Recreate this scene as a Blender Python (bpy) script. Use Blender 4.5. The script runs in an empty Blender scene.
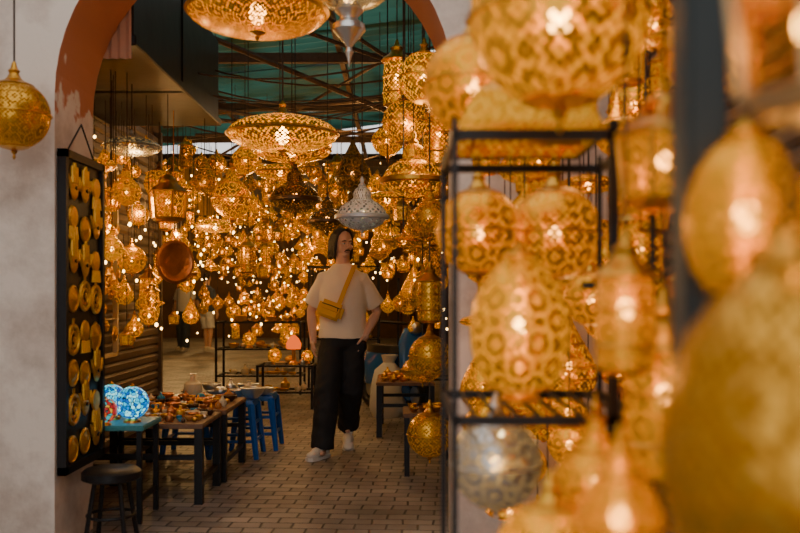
import bpy, bmesh, math, random
from mathutils import Vector, Matrix
random.seed(7)
PI=math.pi
C=bpy.context
# ---------------------------------------------------------------- materials
def newmat(name):
    m=bpy.data.materials.new(name); m.use_nodes=True
    nt=m.node_tree; nt.nodes.clear()
    out=nt.nodes.new('ShaderNodeOutputMaterial')
    return m,nt,out
def N(nt,t,**k):
    n=nt.nodes.new(t)
    for a,b in k.items(): setattr(n,a,b)
    return n
def L(nt,a,b): nt.links.new(a,b)
def c4(c): return (c[0],c[1],c[2],1)
def simple(name,col,rough=.5,metal=0.,bump=0.,bscale=30.,var=.0,coat=0.):
    m,nt,out=newmat(name)
    p=N(nt,'ShaderNodeBsdfPrincipled'); L(nt,p.outputs[0],out.inputs[0])
    p.inputs['Base Color'].default_value=c4(col); p.inputs['Roughness'].default_value=rough; p.inputs['Metallic'].default_value=metal
    if coat: p.inputs['Coat Weight'].default_value=coat
    if bump or var:
        tc=N(nt,'ShaderNodeTexCoord'); no=N(nt,'ShaderNodeTexNoise'); no.inputs['Scale'].default_value=bscale; no.inputs['Detail'].default_value=4
        L(nt,tc.outputs['Object'],no.inputs['Vector'])
        if bump:
            b=N(nt,'ShaderNodeBump'); b.inputs['Strength'].default_value=bump; b.inputs['Distance'].default_value=.02
            L(nt,no.outputs[0],b.inputs['Height']); L(nt,b.outputs[0],p.inputs['Normal'])
        if var:
            mx=N(nt,'ShaderNodeMix',data_type='RGBA'); mx.inputs[6].default_value=c4([x*(1-var) for x in col]); mx.inputs[7].default_value=c4([min(1,x*(1+var)) for x in col])
            L(nt,no.outputs[0],mx.inputs[0]); L(nt,mx.outputs[2],p.inputs['Base Color'])
    return m
def emis(name,col,s):
    m,nt,out=newmat(name); e=N(nt,'ShaderNodeEmission'); e.inputs[0].default_value=c4(col); e.inputs[1].default_value=s
    L(nt,e.outputs[0],out.inputs[0]); return m
def pierced(name,metal,glow,gs,transp=.35,rough=.27,thr=.29,metallic=.92,tls=.22,amp=.17):
    """pierced sheet metal with amber lining, UV lattice of holes; lamp glow put in as emission"""
    m,nt,out=newmat(name)
    tc=N(nt,'ShaderNodeTexCoord')
    v1=N(nt,'ShaderNodeTexVoronoi',voronoi_dimensions='2D'); v1.inputs['Scale'].default_value=1; v1.inputs['Randomness'].default_value=.12
    v2=N(nt,'ShaderNodeTexVoronoi',voronoi_dimensions='2D'); v2.inputs['Scale'].default_value=.2; v2.inputs['Randomness'].default_value=.15
    L(nt,tc.outputs['UV'],v1.inputs['Vector']); L(nt,tc.outputs['UV'],v2.inputs['Vector'])
    s=N(nt,'ShaderNodeMath',operation='MULTIPLY'); s.inputs[1].default_value=17.; L(nt,v2.outputs['Distance'],s.inputs[0])
    sn=N(nt,'ShaderNodeMath',operation='SINE'); L(nt,s.outputs[0],sn.inputs[0])
    th=N(nt,'ShaderNodeMath',operation='MULTIPLY_ADD'); th.inputs[1].default_value=amp; th.inputs[2].default_value=thr; L(nt,sn.outputs[0],th.inputs[0])
    df=N(nt,'ShaderNodeMath',operation='SUBTRACT'); L(nt,th.outputs[0],df.inputs[0]); L(nt,v1.outputs['Distance'],df.inputs[1])
    mr=N(nt,'ShaderNodeMapRange'); mr.inputs[1].default_value=-.03; mr.inputs[2].default_value=.05; L(nt,df.outputs[0],mr.inputs[0])
    p=N(nt,'ShaderNodeBsdfPrincipled'); p.inputs['Base Color'].default_value=c4(metal); p.inputs['Metallic'].default_value=metallic; p.inputs['Roughness'].default_value=rough
    p.inputs['Emission Color'].default_value=c4(glow); p.inputs['Emission Strength'].default_value=gs*.05  # faint amber glow put into the solid metal as emission
    bp=N(nt,'ShaderNodeBump'); bp.inputs['Strength'].default_value=.6; bp.inputs['Distance'].default_value=.005; bp.invert=True
    L(nt,mr.outputs[0],bp.inputs['Height']); L(nt,bp.outputs[0],p.inputs['Normal'])
    tr=N(nt,'ShaderNodeBsdfTransparent'); tr.inputs[0].default_value=c4([.2+.8*x for x in glow])
    tl=N(nt,'ShaderNodeBsdfTranslucent'); tl.inputs[0].default_value=c4([x*tls for x in glow])
    em=N(nt,'ShaderNodeEmission'); em.inputs[0].default_value=c4(glow); em.inputs[1].default_value=gs  # lamplight in the holes put in as emission of the shell
    ad=N(nt,'ShaderNodeAddShader'); L(nt,tl.outputs[0],ad.inputs[0]); L(nt,em.outputs[0],ad.inputs[1])
    m1=N(nt,'ShaderNodeMixShader'); m1.inputs[0].default_value=transp; L(nt,ad.outputs[0],m1.inputs[1]); L(nt,tr.outputs[0],m1.inputs[2])
    m2=N(nt,'ShaderNodeMixShader'); L(nt,mr.outputs[0],m2.inputs[0]); L(nt,p.outputs[0],m2.inputs[1]); L(nt,m1.outputs[0],m2.inputs[2])
    L(nt,m2.outputs[0],out.inputs[0]); 
    try: m.cycles.emission_sampling='NONE'
    except: pass
    return m
BRASS=(.66,.34,.045); GOLD=(.82,.4,.025); SILV=(.72,.72,.7)
AMB=(1.,.42,.004)
m_brass=simple('brass',BRASS,.3,.95,.15,60)
m_gold=simple('gold',(.9,.48,.05),.28,.9,.3,90,.2)
m_silver=simple('silver_metal',SILV,.3,.95,.15,60)
m_bronze=simple('dark_bronze',(.12,.07,.04),.4,.8,.2,40)
m_copper=simple('copper',(.62,.25,.09),.35,.9,.3,25,.2)
m_black=simple('black_iron',(.012,.012,.014),.45,.3,.1,40)
m_cord=simple('cord',(.05,.035,.025),.8)
m_bulb=emis('warm_bulb',(1.,.66,.22),45)
m_bulbf=emis('warm_bulb_bright',(1.,.74,.35),85)
m_bulbsm=emis('warm_bulb_small',(1.,.6,.18),24)
p_gold=pierced('pierced_brass_lit',GOLD,AMB,.75,.35)
p_goldhi=pierced('pierced_brass_bright',(.85,.42,.03),(1.,.47,.006),.85,.3,.27,.31)
p_golddim=pierced('pierced_brass_dim',BRASS,AMB,.25,.35)
p_silver=pierced('pierced_silver',SILV,(.95,.75,.4),.15,.4)
p_silverw=pierced('pierced_white_metal',(.8,.84,.9),(.2,.3,.5),.05,.3,.4,.24,.2)
p_bronze=pierced('pierced_bronze',(.1,.06,.03),(.9,.4,.03),.12,.4)
p_glass=pierced('clear_amber_glass',(.9,.65,.3),(1,.55,.15),.05,.85,.1,.75,.2)
# ---------------------------------------------------------------- geometry helpers
def finish(name,bm,mats,smooth=True,parent=None,loc=None,rot=None,auto=None):
    bmesh.ops.recalc_face_normals(bm,faces=bm.faces[:])
    me=bpy.data.meshes.new(name); bm.to_mesh(me); bm.free()
    for m in mats: me.materials.append(m)
    o=bpy.data.objects.new(name,me); C.scene.collection.objects.link(o)
    if smooth:
        me.polygons.foreach_set('use_smooth',[True]*len(me.polygons))
        try: me.set_sharp_from_angle(angle=math.radians(auto or 42))
        except Exception: pass
    if loc is not None: o.location=loc
    if rot is not None: o.rotation_euler=rot
    if parent: o.parent=parent
    return o
def empty(name,loc=(0,0,0),rz=0):
    e=bpy.data.objects.new(name,None); C.scene.collection.objects.link(e); e.location=loc; e.rotation_euler=(0,0,rz); e.empty_display_size=.1
    return e
def box(bm,x0,x1,y0,y1,z0,z1,mat=0,M=None):
    vs=[bm.verts.new((M@Vector((x,y,z))) if M else (x,y,z)) for x in(x0,x1) for y in(y0,y1) for z in(z0,z1)]
    for f in((0,1,3,2),(4,6,7,5),(0,4,5,1),(2,3,7,6),(0,2,6,4),(1,5,7,3)):
        fc=bm.faces.new([vs[i] for i in f]); fc.material_index=mat
def lathe(bm,prof,segs=32,mat=0,M=None,cell=None,rib=0,ribamp=0.,phase=0.):
    uvl=bm.loops.layers.uv.verify()
    Rm=max(p[0] for p in prof); cell=cell or Rm*.16
    n=max(5,5*round(2*PI*Rm/cell/5))
    rings=[];arc=0;arcs=[]
    for i,(r,z) in enumerate(prof):
        if i: arc+=math.hypot(r-prof[i-1][0],z-prof[i-1][1])
        arcs.append(arc/cell)
        ring=[]
        for s in range(segs):
            a=2*PI*s/segs+phase
            rr=max(r,1e-4)*(1+ribamp*abs(math.cos(rib*a/2)) if rib else 1)
            v=Vector((rr*math.cos(a),rr*math.sin(a),z))
            ring.append(bm.verts.new(M@v if M else v))
        rings.append(ring)
    for i in range(len(prof)-1):
        for s in range(segs):
            t=(s+1)%segs
            f=bm.faces.new((rings[i][s],rings[i][t],rings[i+1][t],rings[i+1][s])); f.material_index=mat
            u0=s/segs*n;u1=(s+1)/segs*n
            for lp,(u,v) in zip(f.loops,((u0,arcs[i]),(u1,arcs[i]),(u1,arcs[i+1]),(u0,arcs[i+1]))):
                lp[uvl].uv=((u+v)*.7071,(u-v)*.7071)
    return rings
def tube(bm,pts,rad,segs=8,mat=0,cap=True):
    pts=[Vector(p) for p in pts]
    if not hasattr(rad,'__len__'): rad=[rad]*len(pts)
    rings=[]; up=None
    for i,p in enumerate(pts):
        t=(pts[min(i+1,len(pts)-1)]-pts[max(i-1,0)]).normalized()
        if up is None:
            up=Vector((0,1,0)) if abs(t.y)<.8 else Vector((1,0,0))
        up=(up-t*up.dot(t)).normalized(); b=t.cross(up)
        rings.append([bm.verts.new(p+(up*math.cos(2*PI*s/segs)+b*math.sin(2*PI*s/segs))*rad[i]) for s in range(segs)])
    for i in range(len(pts)-1):
        for s in range(segs):
            t=(s+1)%segs
            f=bm.faces.new((rings[i][s],rings[i+1][s],rings[i+1][t],rings[i][t])); f.material_index=mat
    if cap:
        f=bm.faces.new(rings[0]); f.material_index=mat
        f=bm.faces.new(rings[-1][::-1]); f.material_index=mat
def blob(bm,c,r,sub=3,mat=0,R=None):
    M=Matrix.Translation(Vector(c))@(R.to_4x4() if R else Matrix.Identity(4))@Matrix.Diagonal((r[0],r[1],r[2],1))
    d=bmesh.ops.create_icosphere(bm,subdivisions=sub,radius=1,matrix=M)
    for v in d['verts']:
        for f in v.link_faces: f.material_index=mat
def loft(bm,rings,segs=28,mat=0):
    rs=[[bm.verts.new((cx+rx*math.cos(2*PI*s/segs),cy+ry*math.sin(2*PI*s/segs),z)) for s in range(segs)] for cx,cy,z,rx,ry in rings]
    for i in range(len(rs)-1):
        for s in range(segs):
            t=(s+1)%segs; f=bm.faces.new((rs[i][s],rs[i][t],rs[i+1][t],rs[i+1][s])); f.material_index=mat
    bm.faces.new(rs[0][::-1]).material_index=mat; bm.faces.new(rs[-1]).material_index=mat
def torus(bm,c,R,r,M=None,segs=24,mat=0,sub=8):
    base=Matrix.Translation(Vector(c))@(M or Matrix.Identity(4))
    rings=[]
    for s in range(segs):
        a=2*PI*s/segs
        rings.append([bm.verts.new(base@Vector(((R+r*math.cos(b))*math.cos(a),(R+r*math.cos(b))*math.sin(a),r*math.sin(b)))) for b in [2*PI*k/sub for k in range(sub)]])
    for s in range(segs):
        t=(s+1)%segs
        for k in range(sub):
            j=(k+1)%sub
            bm.faces.new((rings[s][k],rings[t][k],rings[t][j],rings[s][j])).material_index=mat
# ---------------------------------------------------------------- lanterns
def arcprof(a0,a1,n,rx,rz,z0=0):
    return [(rx*math.cos(a0+(a1-a0)*i/n),z0+rz*math.sin(a0+(a1-a0)*i/n)) for i in range(n+1)]
def add_lantern(bm,kind,R,loc,top,segs=40,cell=None,bulb=True,q=14,rod=.004):
    """mats: 0 pierced shell,1 trim metal,2 bulb,3 cord"""
    T=Matrix.Translation(Vector(loc)); cell=cell or R*.12
    big=segs>20
    def S(p): return [(a*R,b*R) for a,b in p]
    def band(r,z,h=.03):
        if big: lathe(bm,S([(r-.005,z-h),(r+.03,z-h*.6),(r+.035,z),(r+.03,z+h*.6),(r-.005,z+h)]),segs,1,T,None,24,.012)
    zt=0
    if kind=='disc':
        p=arcprof(-PI/2*.93,-.12,q,1,.3)+[(1.0,-.03),(1.03,0),(1.0,.03)]+arcprof(.12,PI/2*.9,q,1,.34)
        lathe(bm,S(p),segs,0,T,cell)
        lathe(bm,S([(1.0,-.035),(1.045,0),(1.0,.035)]),segs,1,T)
        if big: lathe(bm,S([(.42,.305),(.36,.33),(.16,.345)]),segs,1,T,None,12,.1)
        lathe(bm,S([(.17,.32),(.19,.36),(.1,.4),(.05,.5),(.07,.55),(.02,.62)]),16,1,T)
        lathe(bm,S([(.001,-.42),(.04,-.38),(.02,-.34),(.13,-.29)]),16,1,T); zt=.6
    elif kind=='globe':
        p=arcprof(-PI/2*.93,PI/2*.86,q*2,1,1)
        lathe(bm,S(p),segs,0,T,cell)
        if big:
            lathe(bm,S([(r_*1.015,z_*1.015) for r_,z_ in arcprof(1.0,PI/2*.9,6,1,1)]),segs,1,T,None,12,.03)
            lathe(bm,S([(r_*1.015,z_*1.015) for r_,z_ in arcprof(-PI/2*.95,-1.15,5,1,1)]),segs,1,T,None,12,.03)
            band(1,0,.03)
        lathe(bm,S([(.24,.95),(.27,1.0),(.2,1.06),(.13,1.2),(.17,1.27),(.1,1.34),(.06,1.5),(.02,1.55)]),16,1,T)
        lathe(bm,S([(.001,-1.3),(.05,-1.22),(.03,-1.14),(.1,-1.06),(.06,-1.02),(.13,-.98)]),16,1,T); zt=1.5
    elif kind=='onion':
        p=[(.1,-1.0),(.42,-.88),(.75,-.62),(.95,-.3),(1,0),(.93,.28),(.74,.55),(.5,.78),(.32,1.0),(.22,1.25),(.18,1.45)]
        lathe(bm,S(p),segs,0,T,cell); band(1,0,.03); band(.5,.78,.03)
        lathe(bm,S([(.17,1.42),(.25,1.48),(.25,1.54),(.1,1.6),(.14,1.75),(.05,1.9),(.02,2.1)]),16,1,T)
        lathe(bm,S([(.001,-1.5),(.03,-1.4),(.1,-1.25),(.05,-1.15),(.16,-1.05),(.12,-.99)]),16,1,T); zt=2.0
    elif kind=='dome':
        p=[(.97,-.25),(1,-.1),(.93,.1),(.8,.28),(.6,.42),(.42,.5),(.34,.62),(.36,.78),(.28,.95),(.14,1.05)]
        lathe(bm,S(p),segs,0,T,cell)
        lathe(bm,S([(.97,-.25),(1.05,-.2),(1.06,-.08),(.99,-.04)]),segs,1,T,None,24,.03)
        lathe(bm,S([(.93,-.24),(.8,-.42),(.5,-.58),(.2,-.66),(.06,-.68)]),segs,0,T,cell)
        lathe(bm,S([(.001,-.95),(.05,-.85),(.03,-.78),(.09,-.7),(.07,-.66)]),14,1,T)
        lathe(bm,S([(.13,1.03),(.16,1.1),(.07,1.2),(.1,1.32),(.03,1.45)]),14,1,T); band(.42,.5,.03); zt=1.4
    elif kind=='tear':
        p=[(.12,-1.0),(.55,-.9),(.88,-.6),(1,-.22),(.95,.15),(.78,.55),(.55,.95),(.33,1.35),(.16,1.7),(.08,1.95)]
        lathe(bm,S(p),segs,0,T,cell); band(1,-.22,.03); band(.55,.95,.03)
        lathe(bm,S([(.08,1.92),(.13,1.97),(.07,2.05),(.02,2.2)]),12,1,T)
        lathe(bm,S([(.001,-1.12),(.1,-1.08),(.16,-1.02),(.13,-.97)]),12,1,T); zt=2.1
    elif kind=='tall':
        lathe(bm,S([(.5,-1.6),(.62,-1.5),(.7,-1.45)]),segs,1,T)
        lathe(bm,S([(.68,-1.45),(.72,-.9),(.7,0),(.66,.6),(.6,.8)]),segs,0,T,cell)
        lathe(bm,S([(.74,-.92),(.78,-.88),(.74,-.84)]),segs,1,T); band(.7,0,.04)
        lathe(bm,S([(.62,.78),(.82,.8),(.7,.95),(.45,1.1),(.3,1.3),(.34,1.45),(.15,1.6),(.05,1.9)]),segs,1,T); zt=1.8
    elif kind=='egg':
        p=[(.3*1,-1.38),(.62,-1.25),(.86,-.9),(.98,-.45),(1,-.05),(.93,.4),(.78,.8),(.55,1.12),(.36,1.3),(.26,1.38)]
        pp=[]
        for i in range(len(p)-1):
            for k in range(3):
                t=k/3; pp.append((p[i][0]*(1-t)+p[i+1][0]*t,p[i][1]*(1-t)+p[i+1][1]*t))
        pp.append(p[-1])
        lathe(bm,S(pp),segs,0,T,cell); band(.62,-1.25,.03)
        lathe(bm,S([(.27,1.36),(.33,1.4),(.3,1.46),(.16,1.5),(.1,1.6),(.04,1.66)]),20,1,T)
        lathe(bm,S([(.36,-1.5),(.4,-1.48),(.36,-1.42),(.28,-1.37)]),20,1,T); zt=1.6
    elif kind=='fan':
        lathe(bm,S([(.55,-1.1),(.8,-1.0),(.9,-.85)]),6,1,T)
        lathe(bm,S([(.85,-.85),(1,.5)]),6,0,T,cell)
        for s in range(6):
            a=2*PI*s/6
            tube(bm,[T@Vector((.86*R*math.cos(a),.86*R*math.sin(a),-.87*R)),T@Vector((1.01*R*math.cos(a),1.01*R*math.sin(a),.52*R))],R*.06,6,1)
        lathe(bm,S([(1.08,.48),(1.08,.56),(.8,.8),(.6,.9),(.5,1.15)]),6,1,T)
        lathe(bm,S([(.5,1.12),(.4,1.3),(.2,1.42),(.06,1.5),(.09,1.62),(.02,1.7)]),18,1,T); zt=1.6
    elif kind=='chand':
        lathe(bm,S([(.5,.55),(.85,.5),(1,.3),(.95,.1),(.7,-.1),(.4,-.2),(.3,-.25)]),segs,0,T,cell)
        lathe(bm,S([(1,.27),(1.05,.32),(1,.36)]),segs,1,T,None,24,.03)
        lathe(bm,S([(.3,-.22),(.34,-.3),(.22,-.42),(.2,-.5),(.36,-.62),(.38,-.75),(.26,-.9),(.12,-1.05),(.06,-1.15),(.1,-1.25),(.05,-1.38),(.001,-1.6)]),24,1,T)
        lathe(bm,S([(.5,.52),(.3,.75),(.12,.9),(.15,1.0),(.03,1.2)]),20,1,T); zt=1.1
    if bulb:
        blob(bm,Vector(loc)+Vector((0,0,-.02*R)),(max(.012,R*.13),)*2+(max(.016,R*.17),),2,2)
    if top>loc[2]+zt*R:
        tube(bm,[(loc[0],loc[1],loc[2]+zt*R),(loc[0],loc[1],top)],rod,5,3)
SETS={'gold':[p_gold,m_brass,m_bulb,m_cord],'hi':[p_goldhi,m_gold,m_bulbf,m_cord],'dim':[p_golddim,m_brass,m_bulbsm,m_cord],
 'silver':[p_silver,m_silver,m_bulbsm,m_cord],'white':[p_silverw,simple('pewter_blue',(.6,.68,.78),.4,.3),m_bulbsm,m_cord],
 'bronze':[p_bronze,m_bronze,m_bulbsm,m_cord],'glass':[p_glass,simple('pale_brass',(.7,.5,.25),.4,.7),m_bulb,m_cord]}
def lantern(name,kind,R,loc,top,st='gold',cell=None,segs=48,bulb=True,rod=.004):
    bm=bmesh.new(); add_lantern(bm,kind,R,(0,0,0),top-loc[2],segs,cell,bulb,14,rod)
    return finish(name,bm,SETS[st],loc=loc)
def warm(loc,e,col=(1.,.6,.2),r=.05):
    l=bpy.data.lights.new('lantern_and_fill_light','POINT'); l.energy=e; l.color=col; l.shadow_soft_size=r
    o=bpy.data.objects.new('lantern_and_fill_light',l); o.location=loc; C.scene.collection.objects.link(o); return o
# ---------------------------------------------------------------- shell
def floor_mat():
    m,nt,out=newmat('stone_pavers'); p=N(nt,'ShaderNodeBsdfPrincipled'); L(nt,p.outputs[0],out.inputs[0])
    tc=N(nt,'ShaderNodeTexCoord'); mp=N(nt,'ShaderNodeMapping'); mp.inputs['Rotation'].default_value=(0,0,.06); L(nt,tc.outputs['Object'],mp.inputs[0])
    nz=N(nt,'ShaderNodeTexNoise'); nz.inputs['Scale'].default_value=3; L(nt,tc.outputs['Object'],nz.inputs['Vector'])
    ad=N(nt,'ShaderNodeMix',data_type='VECTOR'); ad.inputs[0].default_value=.04; L(nt,mp.outputs[0],ad.inputs[4]); L(nt,nz.outputs['Color'],ad.inputs[5])
    b=N(nt,'ShaderNodeTexBrick'); b.inputs['Scale'].default_value=1; b.inputs['Brick Width'].default_value=.17; b.inputs['Row Height'].default_value=.11
    b.inputs['Mortar Size'].default_value=.008; b.inputs['Mortar Smooth'].default_value=.6; b.inputs['Bias'].default_value=-.1
    b.inputs['Color1'].default_value=(.29,.25,.21,1); b.inputs['Color2'].default_value=(.17,.148,.13,1); b.inputs['Mortar'].default_value=(.06,.05,.045,1)
    L(nt,ad.outputs[1],b.inputs['Vector'])
    n2=N(nt,'ShaderNodeTexNoise'); n2.inputs['Scale'].default_value=1.6; n2.inputs['Detail'].default_value=8; L(nt,tc.outputs['Object'],n2.inputs['Vector'])
    mr=N(nt,'ShaderNodeMapRange'); mr.inputs[1].default_value=.3; mr.inputs[2].default_value=.7; mr.inputs[3].default_value=.55; mr.inputs[4].default_value=1.45; L(nt,n2.outputs[0],mr.inputs[0])
    vm=N(nt,'ShaderNodeVectorMath',operation='SCALE'); L(nt,b.outputs[0],vm.inputs[0]); L(nt,mr.outputs[0],vm.inputs['Scale']); L(nt,vm.outputs[0],p.inputs['Base Color'])
    p.inputs['Roughness'].default_value=.55
    bp=N(nt,'ShaderNodeBump'); bp.invert=True; bp.inputs['Strength'].default_value=.7; bp.inputs['Distance'].default_value=.012; L(nt,b.outputs['Fac'],bp.inputs['Height']); L(nt,bp.outputs[0],p.inputs['Normal'])
    return m
def plaster_mat(name,colA,colB,zsplit=None,colC=None):
    m,nt,out=newmat(name); p=N(nt,'ShaderNodeBsdfPrincipled'); L(nt,p.outputs[0],out.inputs[0]); p.inputs['Roughness'].default_value=.85
    tc=N(nt,'ShaderNodeTexCoord'); n=N(nt,'ShaderNodeTexNoise'); n.inputs['Scale'].default_value=2.2; n.inputs['Detail'].default_value=8; n.inputs['Roughness'].default_value=.65
    L(nt,tc.outputs['Object'],n.inputs['Vector'])
    cr=N(nt,'ShaderNodeValToRGB'); cr.color_ramp.elements[0].position=.34; cr.color_ramp.elements[0].color=c4(colB); cr.color_ramp.elements[1].position=.56; cr.color_ramp.elements[1].color=c4(colA)
    L(nt,n.outputs[0],cr.inputs[0]); src=cr.outputs[0]
    if zsplit is not None:
        sp=N(nt,'ShaderNodeSeparateXYZ'); L(nt,tc.outputs['Object'],sp.inputs[0])
        n3=N(nt,'ShaderNodeTexNoise'); n3.inputs['Scale'].default_value=7; n3.inputs['Detail'].default_value=6; L(nt,tc.outputs['Object'],n3.inputs['Vector'])
        ma=N(nt,'ShaderNodeMath',operation='MULTIPLY_ADD'); ma.inputs[1].default_value=.7; L(nt,n3.outputs[0],ma.inputs[0]); L(nt,sp.outputs[2],ma.inputs[2])
        mr=N(nt,'ShaderNodeMapRange'); mr.inputs[1].default_value=zsplit+.33; mr.inputs[2].default_value=zsplit+.37; L(nt,ma.outputs[0],mr.inputs[0])
        mx=N(nt,'ShaderNodeMix',data_type='RGBA'); L(nt,mr.outputs[0],mx.inputs[0]); L(nt,src,mx.inputs[6]); mx.inputs[7].default_value=c4(colC); src=mx.outputs[2]
    L(nt,src,p.inputs['Base Color'])
    bp=N(nt,'ShaderNodeBump'); bp.inputs['Strength'].default_value=.35; bp.inputs['Distance'].default_value=.03; L(nt,n.outputs[0],bp.inputs['Height']); L(nt,bp.outputs[0],p.inputs['Normal'])
    return m
m_floor=floor_mat()
TERRA=(.52,.2,.1)
m_plas=plaster_mat('white_plaster',(.9,.82,.73),(.58,.49,.42))
m_jamb=plaster_mat('peeling_plaster',(.78,.7,.61),(.52,.42,.34),2.3,TERRA)
m_terra=plaster_mat('terracotta_paint',TERRA,(.36,.16,.1))
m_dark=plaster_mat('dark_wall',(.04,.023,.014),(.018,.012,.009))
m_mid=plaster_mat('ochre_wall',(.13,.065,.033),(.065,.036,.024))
bm=bmesh.new(); box(bm,-9,4,-3,29,-.1,0); finish('floor',bm,[m_floor],False)
bm=bmesh.new()
ax,az,ar=-.72,2.29,.99; y0,y1=4.4,4.95; top=4.7
box(bm,-3.2,ax-ar,y0,y1,0,az,0); box(bm,ax+ar,1.4,y0,y1,0,az,0)
for f in bm.faces:
    c=f.calc_center_median()
    if abs(c.x-(ax-ar))<.01 or abs(c.x-(ax+ar))<.01: f.material_index=1
n=28
A=[(ax-ar*math.cos(PI*i/n),az+ar*math.sin(PI*i/n)) for i in range(n+1)]
def q(pts,mi):
    bm.faces.new([bm.verts.new(p) for p in pts]).material_index=mi
for i in range(n):
    (xa,za),(xb,zb)=A[i],A[i+1]
    q([(xa,y0,za),(xb,y0,zb),(xb,y0,top),(xa,y0,top)],0)
    q([(xa,y1,za),(xb,y1,zb),(xb,y1,top),(xa,y1,top)],0)
    q([(xa,y0,za),(xb,y0,zb),(xb,y1,zb),(xa,y1,za)],1)
    q([(xa,y0,top),(xb,y0,top),(xb,y1,top),(xa,y1,top)],0)
for xa,xb in((-3.2,ax-ar),(ax+ar,1.4)): box(bm,xa,xb,y0,y1,az,top,0)
bmesh.ops.remove_doubles(bm,verts=bm.verts[:],dist=1e-4)
finish('wall_arch',bm,[m_plas,m_jamb],False)
def wallbox(name,x0,x1,y0,y1,z0,z1,m):
    bm=bmesh.new(); box(bm,x0,x1,y0,y1,z0,z1); return finish(name,bm,[m],False)
wallbox('wall_left',-2.9,-2.6,-2,4.4,0,4.7,m_plas)
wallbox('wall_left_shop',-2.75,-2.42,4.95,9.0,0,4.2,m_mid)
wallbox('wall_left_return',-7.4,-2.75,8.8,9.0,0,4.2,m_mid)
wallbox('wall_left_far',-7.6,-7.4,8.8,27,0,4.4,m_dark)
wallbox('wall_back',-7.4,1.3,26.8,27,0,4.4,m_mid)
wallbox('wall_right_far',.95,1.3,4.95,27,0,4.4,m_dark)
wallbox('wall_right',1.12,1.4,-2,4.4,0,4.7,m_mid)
def shutter(name,x,ya,yb,z0,z1,sgn,m,step=.085):
    bm=bmesh.new(); k=int((z1-z0)/step)
    for i in range(k):
        z=z0+i*step
        for (xx0,zz0,xx1,zz1) in((0,z,.022,z+step*.25),(.022,z+step*.25,.022,z+step*.75),(.022,z+step*.75,0,z+step)):
            bm.faces.new([bm.verts.new(p) for p in((x+sgn*xx0,ya,zz0),(x+sgn*xx0,yb,zz0),(x+sgn*xx1,yb,zz1),(x+sgn*xx1,ya,zz1))])
    bmesh.ops.remove_doubles(bm,verts=bm.verts[:],dist=1e-4)
    box(bm,x-.01,x+sgn*.05,ya-.05,ya,z0,z1); box(bm,x-.01,x+sgn*.05,yb,yb+.05,z0,z1)
    return finish(name,bm,[m],False)
m_shut=simple('shutter_metal',(.16,.12,.095),.45,.4,.1,20,.25)
shutter('roller_shutter',-2.4,5.1,8.75,.05,2.9,1,m_shut)
shutter('roller_shutter',1.1,2.0,4.3,.1,2.6,-1,m_shut,.07)
bm=bmesh.new()
cy,cz,rr=2.65,1.9,1.35
for i in range(18):
    a0,a1=PI*i/18,PI*(i+1)/18
    P=lambda r,a,x:(x,cy+r*math.cos(a),cz+r*math.sin(a))
    v=[bm.verts.new(P(r,a,x)) for x in(1.02,1.12) for r in(rr,rr+.22) for a in(a0,a1)]
    for f in((0,1,3,2),(0,1,5,4),(2,3,7,6)): bm.faces.new([v[k] for k in f])
box(bm,1.02,1.12,cy+rr,cy+rr+.22,0,cz); box(bm,1.02,1.12,cy-rr-.22,cy-rr,0,cz)
finish('trim_1',bm,[m_terra])
# corrugated roof
m_roof,nt,out=newmat('green_corrugated')
p=N(nt,'ShaderNodeBsdfPrincipled'); p.inputs['Base Color'].default_value=(.04,.13,.1,1); p.inputs['Roughness'].default_value=.5
t=N(nt,'ShaderNodeBsdfTranslucent'); t.inputs[0].default_value=(.035,.12,.09,1); mx=N(nt,'ShaderNodeMixShader')
tc=N(nt,'ShaderNodeTexCoord'); nz=N(nt,'ShaderNodeTexNoise'); nz.inputs['Scale'].default_value=1.3; L(nt,tc.outputs['Object'],nz.inputs['Vector'])
mr=N(nt,'ShaderNodeMapRange'); mr.inputs[1].default_value=.35; mr.inputs[2].default_value=.65; mr.inputs[3].default_value=.05; mr.inputs[4].default_value=.75; L(nt,nz.outputs[0],mr.inputs[0]); L(nt,mr.outputs[0],mx.inputs[0])
L(nt,p.outputs[0],mx.inputs[1]); L(nt,t.outputs[0],mx.inputs[2]); L(nt,mx.outputs[0],out.inputs[0])
bm=bmesh.new()
yy=5.0
while yy<15.4:
    yl=yy+random.uniform(1.2,1.7); dz=random.uniform(-.06,.09); k=int((yl-yy)/.04); prev=None
    for i in range(k+1):
        y=yy+.04*i; z=.05*math.sin(2*PI*y/.24)+dz
        row=[bm.verts.new((x,y,3.75+.1*(x+7.5)+z+ (0.03*math.sin(yy*3+x)))) for x in(-7.5,-4,-2.5,-1.2,0,1.3)]
        if prev:
            for j in range(5): bm.faces.new((prev[j],prev[j+1],row[j+1],row[j]))
        prev=row
    yy=yl+random.choice((-.05,.08,.15,.2))
finish('ceiling',bm,[m_roof])
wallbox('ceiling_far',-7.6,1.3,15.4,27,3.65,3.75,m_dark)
m_wood=simple('weathered_wood',(.1,.055,.03),.7,0,.5,25,.35)
bm=bmesh.new()
for y in(6.2,8.4,10.6,12.8,15.2): box(bm,-7.4,1.2,y,y+.06,3.5,3.59)
for x in(-2.2,-.6,.5): box(bm,x,x+.05,5,15.5,3.6,3.68)
for a,b in(((-2.4,9,3.0),(.8,11,3.7)),((-2.4,10.8,3.5),(.9,8.2,3.2)),((-2.6,7.2,3.0),(.9,12.5,3.3)),((-2.4,12,3.2),(-.2,8.6,3.55)),((-1.4,6.6,3.5),(.9,7.6,2.95)),((-2.3,10,3.1),(.9,10.4,3.2)),((-1.9,7.5,3.6),(.3,9.6,3.1)),((-.9,7.0,3.7),(.9,8.9,3.0))): tube(bm,[a,b],random.uniform(.015,.03),6)
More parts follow.
